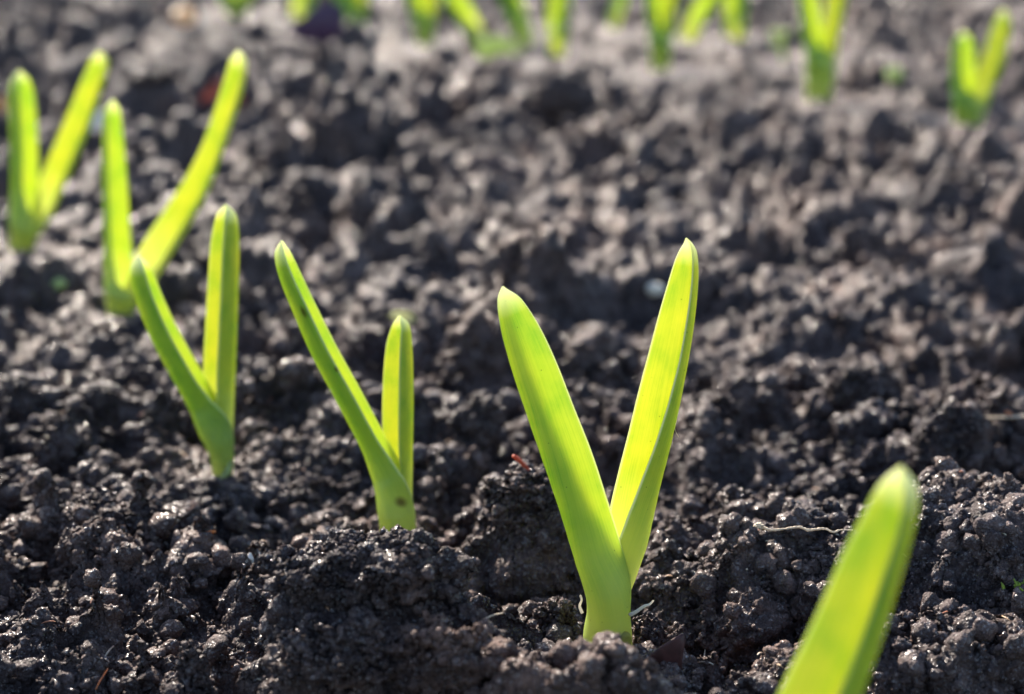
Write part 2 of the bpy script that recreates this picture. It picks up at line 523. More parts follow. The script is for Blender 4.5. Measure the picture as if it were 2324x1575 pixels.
G = crust(G, grid_normals, cell, 1.0, 0, keep_mask(G, 0.010))
ii = np.arange(NR * NA, dtype=np.int32).reshape(NR, NA)
nx = np.roll(ii, -1, axis=1)
Fq = np.stack([ii[:-1], nx[:-1], nx[1:], ii[1:]], 2).reshape(-1, 4)[:, ::-1]
cidx = NR * NA
GV = np.concatenate([G, np.array([[0, 0, 0]], np.float32)])
Ft = np.stack([np.full(NA, cidx, np.int32), nx[0], ii[0]], 1)[:, ::-1]
ground = mesh_obj('soil_ground', GV, [Fq, Ft], M_SOIL)
tag(ground, 'dark crumbly garden soil with clods and hollows', 'soil', kind='structure')
GN = grid_normals(G)

def gz(x, y):
    r = math.hypot(x, y); a = math.atan2(x, y)
    i = min(NR - 1, int(np.searchsorted(RAD, r))); j = min(NA - 1, int(np.searchsorted(ANG, a)))
    return float(G[i * NA + j, 2])
def land(px, py, lift=0.0):                   # the soil seen at that place in the picture
    d = ray(px, py)
    t = 0.22
    while t < 6:
        p = CAM + d * t
        if p[2] < gz(p[0], p[1]) + lift: return p
        t *= 1.0015
    return on_level(px, py)

# ------------------------------------------------------------------ loose crumbs (too many to count)
def ico(sub):
    import bmesh
    bm = bmesh.new()
    bmesh.ops.create_icosphere(bm, subdivisions=sub, radius=1.0)
    v = np.array([x.co[:] for x in bm.verts], np.float32)
    f = np.array([[q.index for q in p.verts] for p in bm.faces], np.int32)
    bm.free()
    return v, f

def crumb_cloud():
    Vs, Fs, off = [], [], 0
    Ra = np.repeat(RAD, NA); Aa = np.tile(ANG, NR)
    dens = np.nonzero((np.abs(Aa) < math.radians(22)) & (Ra > 0.21) & (Ra < 2.6))[0]
    bv, bf = ico(3)
    variants = []
    for k in range(10):
        v = bv * np.array([1, 0.75 + 0.25 * rng.random(), 0.65 + 0.3 * rng.random()], np.float32)
        s = 1 + 0.28 * vnoise(bv, 1.3, 300 + k) + 0.45 * (lumps(bv, 1.5, 330 + k, 0.3, 0.7, 0.3) - 0.2) + 0.22 * (lumps(bv, 4.0, 350 + k, 0.3, 0.7, 0.3) - 0.2)
        variants.append(v * s[:, None])
    n_near = 15000
    pick = rng.choice(dens, n_near, replace=False)
    for q in pick:
        r = Ra[q]
        if r > 0.55 and rng.random() < 0.55: continue
        size = 0.0005 * (1 - rng.random()) ** (-0.62)
        size = min(size, 0.0034) * (1.0 + 0.9 * max(0, r - 0.5))
        v = variants[rng.integers(10)]
        ax = rng.normal(size=4); ax /= np.linalg.norm(ax)
        w, x, y, z = ax
        Rm = np.array([[1 - 2 * (y * y + z * z), 2 * (x * y - z * w), 2 * (x * z + y * w)],
                       [2 * (x * y + z * w), 1 - 2 * (x * x + z * z), 2 * (y * z - x * w)],
                       [2 * (x * z - y * w), 2 * (y * z + x * w), 1 - 2 * (x * x + y * y)]], np.float32)
        c = G[q] + GN[q] * size * 0.35
        Vs.append((v @ Rm.T) * size + c)
        Fs.append(bf + off); off += len(v)
    o = mesh_obj('soil_crumbs', np.concatenate(Vs), [np.concatenate(Fs)], M_CRUMB)
    tag(o, 'loose crumbs of dark soil scattered over the bed', 'soil crumbs', kind='stuff')
crumb_cloud()

# ------------------------------------------------------------------ clods that stand out
def sphere_normals(F):
    def f(V):
        n = np.zeros_like(V)
        fn = np.cross(V[F[:, 1]] - V[F[:, 0]], V[F[:, 2]] - V[F[:, 0]])
        for k in range(3): np.add.at(n, F[:, k], fn)
        return (n / np.maximum(np.linalg.norm(n, axis=1, keepdims=True), 1e-12)).astype(np.float32)
    return f

def clod(px, py_foot, py_top, half_px, label, squash=0.8, sub=6, rough=1.0, lean=0.0, group=None, seed=1, peak=0.0, knob=0.30):
    if py_foot < 1150: py_top -= 0.28 * (py_foot - py_top)
    foot = on_level(px, py_foot, 0.0)
    r = half_px * depth_of(foot) / FPX
    ry = r * squash
    c = foot + np.array([0, ry * 0.8, 0])
    top = on_plane(px, py_top, c[1])[2]
    base = min(gz(c[0], c[1]), top - 0.3 * r) - 0.004
    rz = max((top - base) * 0.62, 0.35 * r)
    c[2] = top - rz
    v, f = ico(sub)
    s = 1 + 0.20 * fbm(v, 1.1, 500 + seed, 3) + 0.10 * vnoise(v, 3.1, 520 + seed)
    s = s + knob * (lumps(v, 1.7, 560 + seed, 0.35, 0.7, 0.3) - 0.25) + knob * 0.6 * (lumps(v, 3.6, 580 + seed, 0.3, 0.7, 0.3) - 0.2)
    v = v * s[:, None]
    if peak: v[:, 2] += peak * np.exp(-3.5 * (v[:, 0] ** 2 + v[:, 1] ** 2)) * (v[:, 2] > 0)
    v[:, 0] += lean * v[:, 2]
    top_now = v[:, 2].max()
    V = (v / np.array([1, 1, top_now])) * np.array([r, ry, rz]) + c
    V = V.astype(np.float32)
    cs = np.full(len(V), 1.1 * r / 2 ** (sub - 1), np.float32)
    V = crust(V, sphere_normals(f), cs, 0.55 * rough, seed, None)
    o = mesh_obj('soil_clod', V, [f], M_SOIL, loc=c)
    tag(o, label, 'soil clod', group or 'clods of soil lying on the bed')
    return o

clod(822, 1640, 1224, 205, 'largest rough dark clod, in front of the second sprout with dark blemished leaf', 0.6, 8, 1.3, seed=1, knob=0.42, peak=0.2)
clod(800, 1700, 1400, 160, 'dark lower clod with small peaks at the bottom edge under the largest clod', 0.5, 7, 1.0, seed=2, knob=0.5)
clod(1020, 1720, 1400, 130, 'twin knobbed dark clod below the right end of the largest clod', 0.5, 7, 1.0, seed=12, knob=0.5)
clod(215, 1340, 1172, 78, 'steep dark flat topped clod standing up from crusty soil at lower left', 0.8, 7, 0.9, seed=3)
clod(195, 1285, 1130, 175, 'wide rounded blurred clod right behind the steep flat topped clod', 0.7, 7, 0.8, seed=4)
clod(425, 1640, 1458, 68, 'small pointed clod like a peak near the bottom edge, lower left', 0.8, 7, 0.8, seed=5, peak=0.5)
clod(1262, 1440, 1352, 46, 'small knobbly clod touching the left side of the main sprout base', 0.8, 6, 1.0, seed=6)
clod(1375, 1530, 1437, 30, 'tiny dark clod right in front of the main sprout base', 0.8, 6, 1.0, seed=7)
clod(1475, 1470, 1392, 48, 'small dark clod touching the right side of the main sprout base', 0.8, 6, 1.0, seed=8)
clod(1210, 1300, 1062, 125, 'tall rounded blurred clod behind the main sprout, left of its stem', 0.7, 7, 0.8, seed=9)
clod(2160, 1100, 952, 95, 'large round blurred clod behind the bleached tip of the nearest leaf', 0.7, 7, 0.8, seed=10)
clod(45, 985, 885, 52, 'round dark clod at the left edge level with the third sprout', 0.8, 6, 0.9, seed=11)
clod(140, 1075, 975, 62, 'dark upright clod just right of the round clod at the left edge', 0.7, 6, 0.9, seed=13)
clod(375, 1000, 905, 52, 'dark egg shaped clod left of the third sprout stem', 0.8, 6, 0.9, seed=14)
clod(1090, 1030, 925, 60, 'blurred clod between the second sprout and main sprout left leaf', 0.8, 6, 0.9, seed=15)
clod(1950, 970, 860, 75, 'blurred clod right of the main sprout, above the long dry rootlet', 0.7, 6, 0.9, seed=16)
clod(1640, 1010, 915, 60, 'blurred clod beside the right leaf of the main sprout', 0.8, 6, 0.9, seed=17)
clod(2215, 478, 395, 85, 'big dark blurred clod near the right edge below the small right hand sprout', 0.6, 6, 0.9, seed=18)
clod(1270, 280, 182, 72, 'dark blurred block shaped clod in the middle below the far row', 0.7, 6, 0.9, seed=19)
clod(335, 262, 172, 72, 'dark blurred clod between the tips of the fourth and fifth sprouts', 0.7, 6, 0.9, seed=20)
clod(1120, 390, 330, 70, 'low blurred clod in the middle distance left of centre line', 0.7, 6, 0.9, seed=21)
clod(540, 740, 668, 60, 'dark blurred clod just right of the third sprout right leaf', 0.7, 6, 0.9, seed=22)

# ------------------------------------------------------------------ leaves
def catmull(P, n):
    P = np.asarray(P, float)
    Q = np.vstack([2 * P[0] - P[1], P, 2 * P[-1] - P[-2]])
    seg = len(P) - 1
    t = np.linspace(0, seg, n)
    k = np.minimum(t.astype(int), seg - 1)
    f = (t - k)[:, None]
    p0, p1, p2, p3 = Q[k], Q[k + 1], Q[k + 2], Q[k + 3]
    return 0.5 * (2 * p1 + (p2 - p0) * f + (2 * p0 - 5 * p1 + 4 * p2 - p3) * f ** 2 + (3 * p1 - p0 - 3 * p2 + p3) * f ** 3)

def leaf(parent, edges, y0, keel=-1, flank=0.3, gap=38.0, tube=None, thick=0.0013, mat=None, lean=None, n=90, curve=-50.0, depth_shift=0.0, back=False):
    """edges: (py, left px, right px) from base to tip; keel -1 left, +1 right; flank: folded share of the width as
    a number or [(0..1, share)]; tube: [(0..1, 0..1)] how far the blade is rolled up into a sheath"""
    E = np.array(edges, float)
    lean = lean or [(0, 0), (1, 0)]
    s_in = np.linspace(0, 1, len(E))
    dd = np.interp(s_in, *zip(*lean)) + depth_shift
    C, Wd = [], []
    for (py, l, r), d in zip(E, dd):
        p = on_plane((l + r) / 2, py, y0 + d)
        C.append(p); Wd.append((r - l) * depth_of(p) / FPX)
    path = catmull(np.column_stack([C, Wd]), n)
    C, Wd = path[:, :3], np.maximum(path[:, 3], 0.0004)
    arc = np.concatenate([[0], np.cumsum(np.linalg.norm(np.diff(C, axis=0), axis=1))])
    s = arc / arc[-1]
    fl = np.interp(s, *zip(*flank)) if isinstance(flank, list) else np.full(n, float(flank))
    tb = np.interp(s, *zip(*tube)) if tube else np.zeros(n)
    end = np.clip((s - 0.955) / 0.045, 0, 1)
    Wd = Wd * np.sqrt(np.maximum(1 - end ** 2 * 0.93, 0.02))
    K = 34
    T = np.gradient(C, axis=0); T /= np.linalg.norm(T, axis=1, keepdims=True)
    q = np.linspace(0, 1, K)
    q = q + 0.035 * np.sin(2 * np.pi * q) * 0       # even spacing
    V, UV = [], []
    view = np.array([C[0][0] * 0.6, C[0][1], 0]); view /= np.linalg.norm(view)
    for i in range(n):
        nrm = -view - T[i] * np.dot(-view, T[i]); nrm /= np.linalg.norm(nrm)
        a = np.cross(T[i], nrm); a /= np.linalg.norm(a)
        if a[0] < 0: a = -a
        r = fl[i]; tot = 1 + r; qk = r / tot
        g = math.radians(gap)
        k = smooth(q, qk - 0.10, qk + 0.10)
        phi = (math.pi + g) * (1 - k) + 2 * math.pi * k
        phi = phi + math.radians(curve) * (q - qk) * np.where(q > qk, 1, 0.6)
        circ = math.radians(150 if back else 30) + 2 * math.pi * q
        phi = phi * (1 - tb[i]) + circ * tb[i]
        dx, dy = np.cos(phi), np.sin(phi)
        x = np.concatenate([[0], np.cumsum((dx[1:] + dx[:-1]) / 2)])
        y = np.concatenate([[0], np.cumsum((dy[1:] + dy[:-1]) / 2)])
        sc = Wd[i] / (x.max() - x.min())
        x = (x - (x.max() + x.min()) / 2) * sc
        y = y * sc
        y = y - (y.max() + y.min()) / 2
        th = min(thick, 0.45 * Wd[i]) * 0.5 * np.sqrt(np.maximum(1 - (2 * q - 1) ** 6, 0.03))
        nx_, ny_ = -dy, dx
        ox, oy = x + nx_ * th, y + ny_ * th
        ix, iy = x - nx_ * th, y - ny_ * th
        X = np.concatenate([ox, ix[::-1]]) * (-keel); Y = np.concatenate([oy, iy[::-1]]) * (-1 if back else 1)
        V.append(C[i] + X[:, None] * a + Y[:, None] * nrm)
        UV.append(np.column_stack([np.concatenate([q, q[::-1]]), np.full(2 * K, s[i])]))
    V = np.array(V); m = 2 * K
    idx = np.arange(n * m).reshape(n, m)
    nxt = np.roll(idx, -1, axis=1)
    Fr = np.stack([idx[:-1], nxt[:-1], nxt[1:], idx[1:]], 2)
    F = Fr.reshape(-1, 4)
    cap0, cap1 = n * m, n * m + 1
    VV = np.concatenate([V.reshape(-1, 3), [V[0].mean(0)], [V[-1].mean(0) + T[-1] * Wd[-1] * 0.15]])
    UVs = np.concatenate([np.concatenate(UV), [[0.5, 0]], [[0.5, 1]]])
    Tt = np.concatenate([np.stack([np.full(m, cap0), nxt[0], idx[0]], 1), np.stack([np.full(m, cap1), idx[-1], nxt[-1]], 1)])
    if (keel < 0) != back:
        F = F[:, ::-1]; Tt = Tt[:, ::-1]
    if not (tube and tube[0][1] >= 1):
        return mesh_obj('leaf', VV, [F, Tt], mat or M_LEAF, parent, UVs)
    kcut = int(np.searchsorted(s, tube[1][0] + 0.05))            # the rolled foot of the outer leaf is its sheath
    def part(name, faces, caps):
        used = np.unique(np.concatenate([faces.ravel(), caps.ravel()]))
        remap = np.full(len(VV), -1, np.int64); remap[used] = np.arange(len(used))
        return mesh_obj(name, VV[used], [remap[faces], remap[caps]], mat or M_LEAF, parent, UVs[used])
    F = F.reshape(n - 1, m, 4)
    part('sheath', F[:kcut].reshape(-1, 4), Tt[:m])
    return part('leaf', F[kcut:].reshape(-1, 4), Tt[m:])

GRP = 'young garlic sprouts growing in rows'
def sprout(key, label):
    b = BASE[key]
    return empty('garlic_sprout', (b[0], b[1], 0.0), label, 'garlic sprout', GRP), b[1]

# main sprout
t, y = sprout('main', 'tallest sharp two leaved garlic sprout with broad glowing leaves, centre right')
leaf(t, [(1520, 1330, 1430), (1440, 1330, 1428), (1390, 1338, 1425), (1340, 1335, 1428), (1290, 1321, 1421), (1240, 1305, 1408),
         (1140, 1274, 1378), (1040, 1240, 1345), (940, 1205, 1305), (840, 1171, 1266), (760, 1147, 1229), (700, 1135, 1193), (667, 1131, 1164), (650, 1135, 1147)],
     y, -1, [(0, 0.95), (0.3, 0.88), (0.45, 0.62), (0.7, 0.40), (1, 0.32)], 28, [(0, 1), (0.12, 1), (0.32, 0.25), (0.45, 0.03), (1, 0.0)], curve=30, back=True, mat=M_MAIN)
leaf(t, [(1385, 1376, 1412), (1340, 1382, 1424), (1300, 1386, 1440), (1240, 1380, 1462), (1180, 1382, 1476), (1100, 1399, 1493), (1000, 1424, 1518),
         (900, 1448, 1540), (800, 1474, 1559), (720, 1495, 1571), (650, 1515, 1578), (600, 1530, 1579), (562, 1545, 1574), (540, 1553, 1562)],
     y, 1, [(0, 1.0), (0.16, 0.95), (0.23, 0.78), (0.33, 0.60), (0.45, 0.44), (0.57, 0.32), (0.69, 0.25), (1, 0.22)], 27, [(0, 0.3), (0.15, 0.1), (0.25, 0)], curve=8, lean=[(0, 0.0015), (0.15, 0.001), (0.3, 0), (1, 0)], depth_shift=0.0025, mat=M_MAINSUN)
for pts, w in (([(1428, 1397), (1445, 1388), (1462, 1376), (1474, 1372), (1484, 1362)], 3.5), ([(1322, 1392), (1316, 1376), (1320, 1362), (1317, 1350)], 2)):
    E = [(py, px - w * (1 - i / len(pts)) - 1, px + w * (1 - i / len(pts)) + 1) for i, (px, py) in enumerate(pts)]
    leaf(t, E, y - 0.002, -1, 0.1, 60, mat=M_WHITE, thick=0.0004, n=20).name = 'dry_husk'

t, y = sprout('second', 'sharp edged garlic sprout with long dark spotted left leaf and short right leaf')
leaf(t, [(1290, 873, 939), (1235, 872, 939), (1150, 862, 937), (1100, 855, 925), (1050, 838, 900), (1000, 818, 872), (900, 766, 819), (800, 712, 764), (700, 668, 715), (620, 637, 678), (575, 628, 658), (546, 634, 645)],
     y, -1, [(0, 0.9), (0.3, 0.95), (0.8, 0.85), (0.97, 0.75)], 24, [(0, 1), (0.12, 1), (0.28, 0.15), (0.4, 0)], mat=M_SPOT)
leaf(t, [(1200, 895, 930), (1120, 888, 931), (1080, 880, 931), (1000, 869, 932), (900, 868, 933), (800, 875, 931), (745, 889, 926), (716, 902, 912)],
     y, 1, 0.52, 26, [(0, 0.5), (0.3, 0.0)], depth_shift=0.003, mat=M_SUNTINT)
t, y = sprout('third', 'blurred garlic sprout with short bent stem and wide open V of thick leaves, left')
leaf(t, [(1150, 487, 522), (1090, 489, 522), (1030, 480, 526), (970, 455, 524), (915, 430, 490), (840, 388, 446), (760, 346, 402), (680, 314, 366), (615, 300, 342), (581, 310, 322)],
     y, -1, [(0, 0.9), (0.3, 1.0), (1, 0.88)], 24, [(0, 1), (0.2, 1), (0.4, 0.1), (0.5, 0)])
leaf(t, [(1060, 495, 522), (980, 476, 525), (900, 464, 527), (850, 460, 529), (750, 465, 533), (650, 471, 536), (560, 477, 538), (495, 490, 534), (464, 507, 518)],
     y, 1, 0.62, 24, [(0, 0.5), (0.3, 0.0)], depth_shift=0.003, mat=M_SUNTINT)
t, y = sprout('fourth', 'blurred garlic sprout with straight left leaf and longest outward curving right leaf')
leaf(t, [(760, 250, 300), (700, 245, 303), (650, 243, 303), (600, 242, 299), (520, 241, 293), (420, 238, 287), (320, 237, 279), (255, 240, 272), (226, 252, 262)],
     y, -1, 0.35, 34, [(0, 1), (0.12, 1), (0.25, 0.2), (0.4, 0)])
leaf(t, [(700, 270, 304), (660, 280, 330), (610, 300, 360), (560, 326, 390), (500, 365, 427), (420, 416, 472), (340, 456, 502), (260, 485, 529), (200, 504, 548), (140, 522, 557), (114, 535, 546)],
     y, 1, 0.34, 55, [(0, 0.4), (0.2, 0.0)], curve=-15, depth_shift=0.002, mat=M_SUNTINT)
t, y = sprout('fifth', 'blurred garlic sprout at the left edge with two narrow leaves in a V')
leaf(t, [(600, 26, 74), (550, 26, 76), (490, 27, 92), (420, 29, 86), (340, 29, 83), (260, 25, 79), (195, 26, 70), (160, 40, 50)],
     y, -1, 0.55, 28, [(0, 1), (0.12, 1), (0.3, 0.2), (0.4, 0)])
leaf(t, [(540, 44, 80), (480, 70, 115), (420, 88, 141), (350, 117, 171), (280, 147, 201), (200, 180, 227), (142, 205, 243), (116, 217, 228)],
     y, 1, 0.32, 55, [(0, 0.4), (0.2, 0.0)], curve=-15, depth_shift=0.002, mat=M_SUNTINT)
# the near one, rooted below the frame
t, y = sprout('front', 'nearest out of focus garlic leaf rising from the bottom edge, bleached tip')
LN = [(0, 0), (1, 0.002)]
leaf(t, [(2340, 1555, 1640), (2250, 1560, 1645), (2120, 1585, 1690), (1980, 1622, 1755), (1840, 1675, 1822), (1700, 1733, 1880), (1575, 1790, 1938), (1500, 1826, 1968), (1400, 1870, 2003), (1300, 1911, 2033), (1200, 1958, 2061), (1130, 1991, 2073), (1085, 2015, 2068), (1058, 2037, 2053)],
     y, 1, [(0, 0.9), (0.3, 0.6), (1, 0.42)], 36, [(0, 1), (0.12, 1), (0.35, 0.15), (0.5, 0)], lean=LN, mat=M_SOFT)
t, y = sprout('right', 'short blurred garlic sprout near the upper right corner, stubby left leaf, pale right leaf')
leaf(t, [(310, 2172, 2220), (275, 2168, 2222), (225, 2164, 2217), (160, 2162, 2213), (105, 2165, 2210), (72, 2181, 2193)],
     y, -1, 0.5, 34, [(0, 1), (0.2, 1), (0.5, 0.1), (0.7, 0)])
leaf(t, [(275, 2185, 2225), (230, 2195, 2240), (180, 2211, 2259), (120, 2236, 2282), (60, 2256, 2292), (22, 2272, 2284)], y, 1, 0.4, 40, [(0, 0.4), (0.25, 0)], depth_shift=0.003, mat=M_SUNTINT)
t, y = sprout('tall', 'tall blurred two leaved sprout at upper right, cut off by the top edge')
leaf(t, [(250, 1832, 1882), (225, 1832, 1884), (180, 1830, 1890), (120, 1828, 1882), (60, 1821, 1866), (0, 1814, 1856), (-70, 1808, 1848), (-120, 1816, 1846), (-150, 1824, 1834)],
     y, -1, 0.5, 34, [(0, 1), (0.2, 1), (0.4, 0.1), (0.6, 0)])
leaf(t, [(215, 1850, 1880), (170, 1858, 1893), (120, 1863, 1897), (60, 1870, 1908), (0, 1878, 1918), (-60, 1888, 1924), (-110, 1896, 1926), (-140, 1908, 1918)], y, 1, 0.4, 40, [(0, 0.4), (0.25, 0)], depth_shift=0.003, mat=M_SUNTINT)

# the row at the top edge
t, y = sprout('b9', 'far sprout in top row with broad bright leaf, first left of the tall one')
leaf(t, [(185, 1482, 1514), (150, 1480, 1516), (100, 1475, 1524), (50, 1472, 1520), (0, 1466, 1512), (-60, 1458, 1500), (-110, 1458, 1482), (-130, 1464, 1472)], y, -1, 0.5, 34, [(0, 1), (0.2, 1), (0.4, 0.1), (0.6, 0)])
leaf(t, [(130, 1490, 1516), (90, 1494, 1524), (40, 1498, 1532), (0, 1502, 1538), (-50, 1512, 1546), (-90, 1524, 1542), (-105, 1530, 1537)], y, 1, 0.4, 40, [(0, 0.4), (0.25, 0)], depth_shift=0.004, mat=M_SUNTINT)
t, y = sprout('b10', 'far upright narrow sprout with one leaf in the middle of top row')
leaf(t, [(150, 1247, 1281), (120, 1246, 1283), (60, 1243, 1288), (0, 1244, 1294), (-60, 1256, 1300), (-110, 1274, 1304), (-140, 1290, 1300)], y, 1, 0.4, 34, [(0, 1), (0.15, 1), (0.4, 0.1), (0.6, 0)])
t, y = sprout('b11', 'far bright green sprout in top row with leaves fanning from a narrow base')
leaf(t, [(125, 950, 980), (95, 949, 981), (50, 938, 978), (0, 926, 968), (-60, 904, 946), (-110, 890, 918), (-130, 890, 898)], y, -1, 0.5, 34, [(0, 1), (0.2, 1), (0.4, 0.1), (0.6, 0)])
leaf(t, [(80, 960, 984), (50, 958, 986), (0, 962, 998), (-50, 976, 1008), (-90, 992, 1014), (-110, 1004, 1012)], y, 1, 0.4, 40, [(0, 0.4), (0.25, 0)], depth_shift=0.004, mat=M_SUNTINT)
t, y = sprout('b12', 'far yellow lit sprout leaning left in the top row')
leaf(t, [(115, 1076, 1102), (85, 1066, 1100), (40, 1040, 1080), (0, 1014, 1058), (-50, 980, 1026), (-100, 950, 984), (-120, 942, 952)], y, -1, 0.3, 34, [(0, 0.8), (0.2, 0.5), (0.4, 0.0)])
t, y = sprout('b13', 'far darker green sprout leaning left beside the curled yellow fallen leaf')
leaf(t, [(130, 1182, 1210), (100, 1178, 1212), (50, 1160, 1200), (0, 1140, 1182), (-60, 1110, 1154), (-110, 1090, 1120), (-130, 1084, 1092)], y, -1, 0.9, 30, [(0, 1), (0.2, 0.7), (0.4, 0.1), (0.6, 0)])
t, y = sprout('b14', 'far olive green sprout beside the purple leaf in top row')
leaf(t, [(100, 780, 824), (75, 776, 826), (30, 768, 824), (0, 760, 812), (-60, 742, 790), (-110, 734, 766), (-130, 738, 746)], y, -1, 0.8, 34, [(0, 1), (0.2, 0.9), (0.5, 0.1), (0.7, 0)])
leaf(t, [(65, 795, 826), (30, 798, 830), (0, 800, 834), (-50, 812, 846), (-90, 828, 850), (-105, 840, 848)], y, 1, 0.4, 40, [(0, 0.4), (0.25, 0)], depth_shift=0.004, mat=M_SUNTINT)
t, y = sprout('b15', 'far leftmost sprout in top row, a bright stub at the top edge')
leaf(t, [(60, 518, 555), (38, 516, 558), (0, 502, 560), (-60, 478, 534), (-110, 462, 500), (-140, 462, 472)], y, -1, 0.35, 34, [(0, 1), (0.12, 1), (0.4, 0.1), (0.6, 0)])
leaf(t, [(25, 530, 560), (0, 534, 568), (-50, 550, 590), (-100, 574, 604), (-120, 592, 600)], y, 1, 0.4, 40, [(0, 0.4), (0.25, 0)], depth_shift=0.004, mat=M_SUNTINT)
t, y = sprout('b16', 'far pale hazy sprout leaning right, just left of purple leaf')
leaf(t, [(60, 660, 690), (40, 658, 696), (0, 664, 712), (-50, 684, 736), (-100, 714, 752), (-125, 738, 748)], y, 1, 0.4, 34, [(0, 0.8), (0.3, 0.3), (0.5, 0)])
t, y = sprout('b17', 'far dull green sprout leaning right beside the broad bright leaf')
leaf(t, [(115, 1540, 1568), (90, 1542, 1575), (40, 1562, 1602), (0, 1586, 1630), (-50, 1616, 1662), (-100, 1652, 1686), (-120, 1680, 1690)], y, 1, 0.9, 30, [(0, 0.8), (0.3, 0.3), (0.5, 0)])
t, y = sprout('b18', 'far upright dull green sprout left of the tiny weed seedling')
leaf(t, [(110, 1650, 1688), (85, 1647, 1690), (40, 1644, 1692), (0, 1644, 1696), (-60, 1650, 1700), (-110, 1660, 1692), (-135, 1676, 1684)], y, 1, 0.9, 30, [(0, 1), (0.2, 0.8), (0.5, 0.1), (0.7, 0)])
t, y = sprout('b19', 'farthest dark bluish green sprout, very faint, right of narrow upright sprout')
leaf(t, [(80, 1382, 1402), (60, 1380, 1404), (30, 1384, 1412), (0, 1394, 1424), (-40, 1406, 1436), (-80, 1422, 1440), (-95, 1432, 1438)], y, 1, 0.95, 25, [(0, 1), (0.3, 0.8), (0.6, 0.4), (0.8, 0)])

# ------------------------------------------------------------------ bits lying about
def tube_obj(name, pts, radii, mat, label, cat, group=None, K=8, rough=0.25, seed=0, parent=None, m=40):
    P = catmull(np.column_stack([pts, radii]), m)
    C, Rr = P[:, :3], P[:, 3]
    T = np.gradient(C, axis=0); T /= np.linalg.norm(T, axis=1, keepdims=True)
    V = []
    for i in range(m):
        a = np.cross(T[i], [0.1, 0.3, 1.0]); a /= np.linalg.norm(a); b = np.cross(T[i], a)
        th = np.linspace(0, 2 * np.pi, K, endpoint=False)
        V.append(C[i] + Rr[i] * (np.cos(th)[:, None] * a + np.sin(th)[:, None] * b))
    V = np.array(V).reshape(-1, 3).astype(np.float32)
    rm = float(np.mean(Rr))
    V += (rough * rm * np.stack([vnoise(V, 0.7 / rm, 900 + seed + k) for k in range(3)], 1))
    idx = np.arange(m * K).reshape(m, K); nxt = np.roll(idx, -1, 1)
    F = np.stack([idx[:-1], nxt[:-1], nxt[1:], idx[1:]], 2).reshape(-1, 4)
    VV = np.concatenate([V, [C[0]], [C[-1]]])
    Tt = np.concatenate([np.stack([np.full(K, m * K), nxt[0], idx[0]], 1), np.stack([np.full(K, m * K + 1), idx[-1], nxt[-1]], 1)])
    o = mesh_obj(name, VV, [F, Tt], mat, parent, loc=None if parent is not None else C[0])
    if parent is None: tag(o, label, cat, group)
    return o

def strand(name, pix, w_px, mat, label, cat, lift=0.0006, y=None, arch=None, **kw):
    """a thread of plant litter seen along pix, lying at the distance of the soil under its first end"""
    p0 = land(*pix[0]); yy = p0[1] - 0.001 if y is None else y
    pts = [on_plane(px, py, yy + (0.0008 * i if arch is None else 0)) for i, (px, py) in enumerate(pix)]
    w = np.atleast_1d(w_px).astype(float)
    w = np.interp(np.linspace(0, 1, len(pix)), np.linspace(0, 1, len(w)), w)
    rad = [ww * depth_of(p) / FPX / 2 for p, ww in zip(pts, w)]
    return tube_obj(name, np.array(pts), rad, mat, label, cat, **kw)

def lump(px, py, rx_px, rz_px, mat, name, label, cat, seed=0, lift=0.4, group=None):
    p = land(px, py + rz_px)
    d = depth_of(p)
    r, rz = rx_px * d / FPX, rz_px * d / FPX
    v, f = ico(4)
    s = 1 + 0.18 * fbm(v, 1.2, 700 + seed, 3)
    V = v * s[:, None] * np.array([r, r * 0.8, rz]) + p + np.array([0, r * 0.6, rz * (lift + 0.5)])
    o = mesh_obj(name, V, [f], mat, loc=p)
    return tag(o, label, cat, group)

def scrap(pix, mat, name, label, cat, y=None, thick_px=3.0, bend=0.25, seed=0):
    """a thin curled piece of leaf with the outline pix, standing on the soil under its lowest point"""
    low = max(pix, key=lambda q: q[1])
    p0 = land(*low); yy = (p0[1] + 0.001) if y is None else y
    pts = np.array([on_plane(px, py, yy) for px, py in pix])
    d = depth_of(p0)
    c = pts.mean(0)
    size = np.linalg.norm(pts - c, axis=1).max()
    rings, n = 6, 0
    out = catmull(np.vstack([pts, pts[:1]]), 8 * len(pts) + 1)[:-1]
    m = len(out)
    th = thick_px * d / FPX
    top = []
    for k in range(1, rings + 1):
        q = c + (out - c) * (k / rings)
        top.append(q)
    P = np.vstack([[c]] + top).astype(np.float32)
    u = (P - c) / size
    curl = bend * size * (u[:, 0] ** 2 * 1.2 - u[:, 2] ** 2 * 0.6) + 0.10 * size * vnoise(P, 1.6 / size, 800 + seed)
    P[:, 1] -= curl
    Q = P.copy(); Q[:, 1] += th
    nv = len(P)
    F, Tq = [], []
    for k in range(rings):
        for j in range(m):
            j2 = (j + 1) % m
            if k == 0:
                Tq += [(0, 1 + j, 1 + j2), (nv, nv + 1 + j2, nv + 1 + j)]
            else:
                a, b = 1 + (k - 1) * m, 1 + k * m
                F += [(a + j, b + j, b + j2, a + j2), (nv + a + j, nv + a + j2, nv + b + j2, nv + b + j)]
    b = 1 + (rings - 1) * m
    for j in range(m):
        j2 = (j + 1) % m
        F.append((b + j, nv + b + j, nv + b + j2, b + j2))
    o = mesh_obj(name, np.vstack([P, Q]), [np.array(F), np.array(Tq)], mat, loc=p0)
    return tag(o, label, cat)

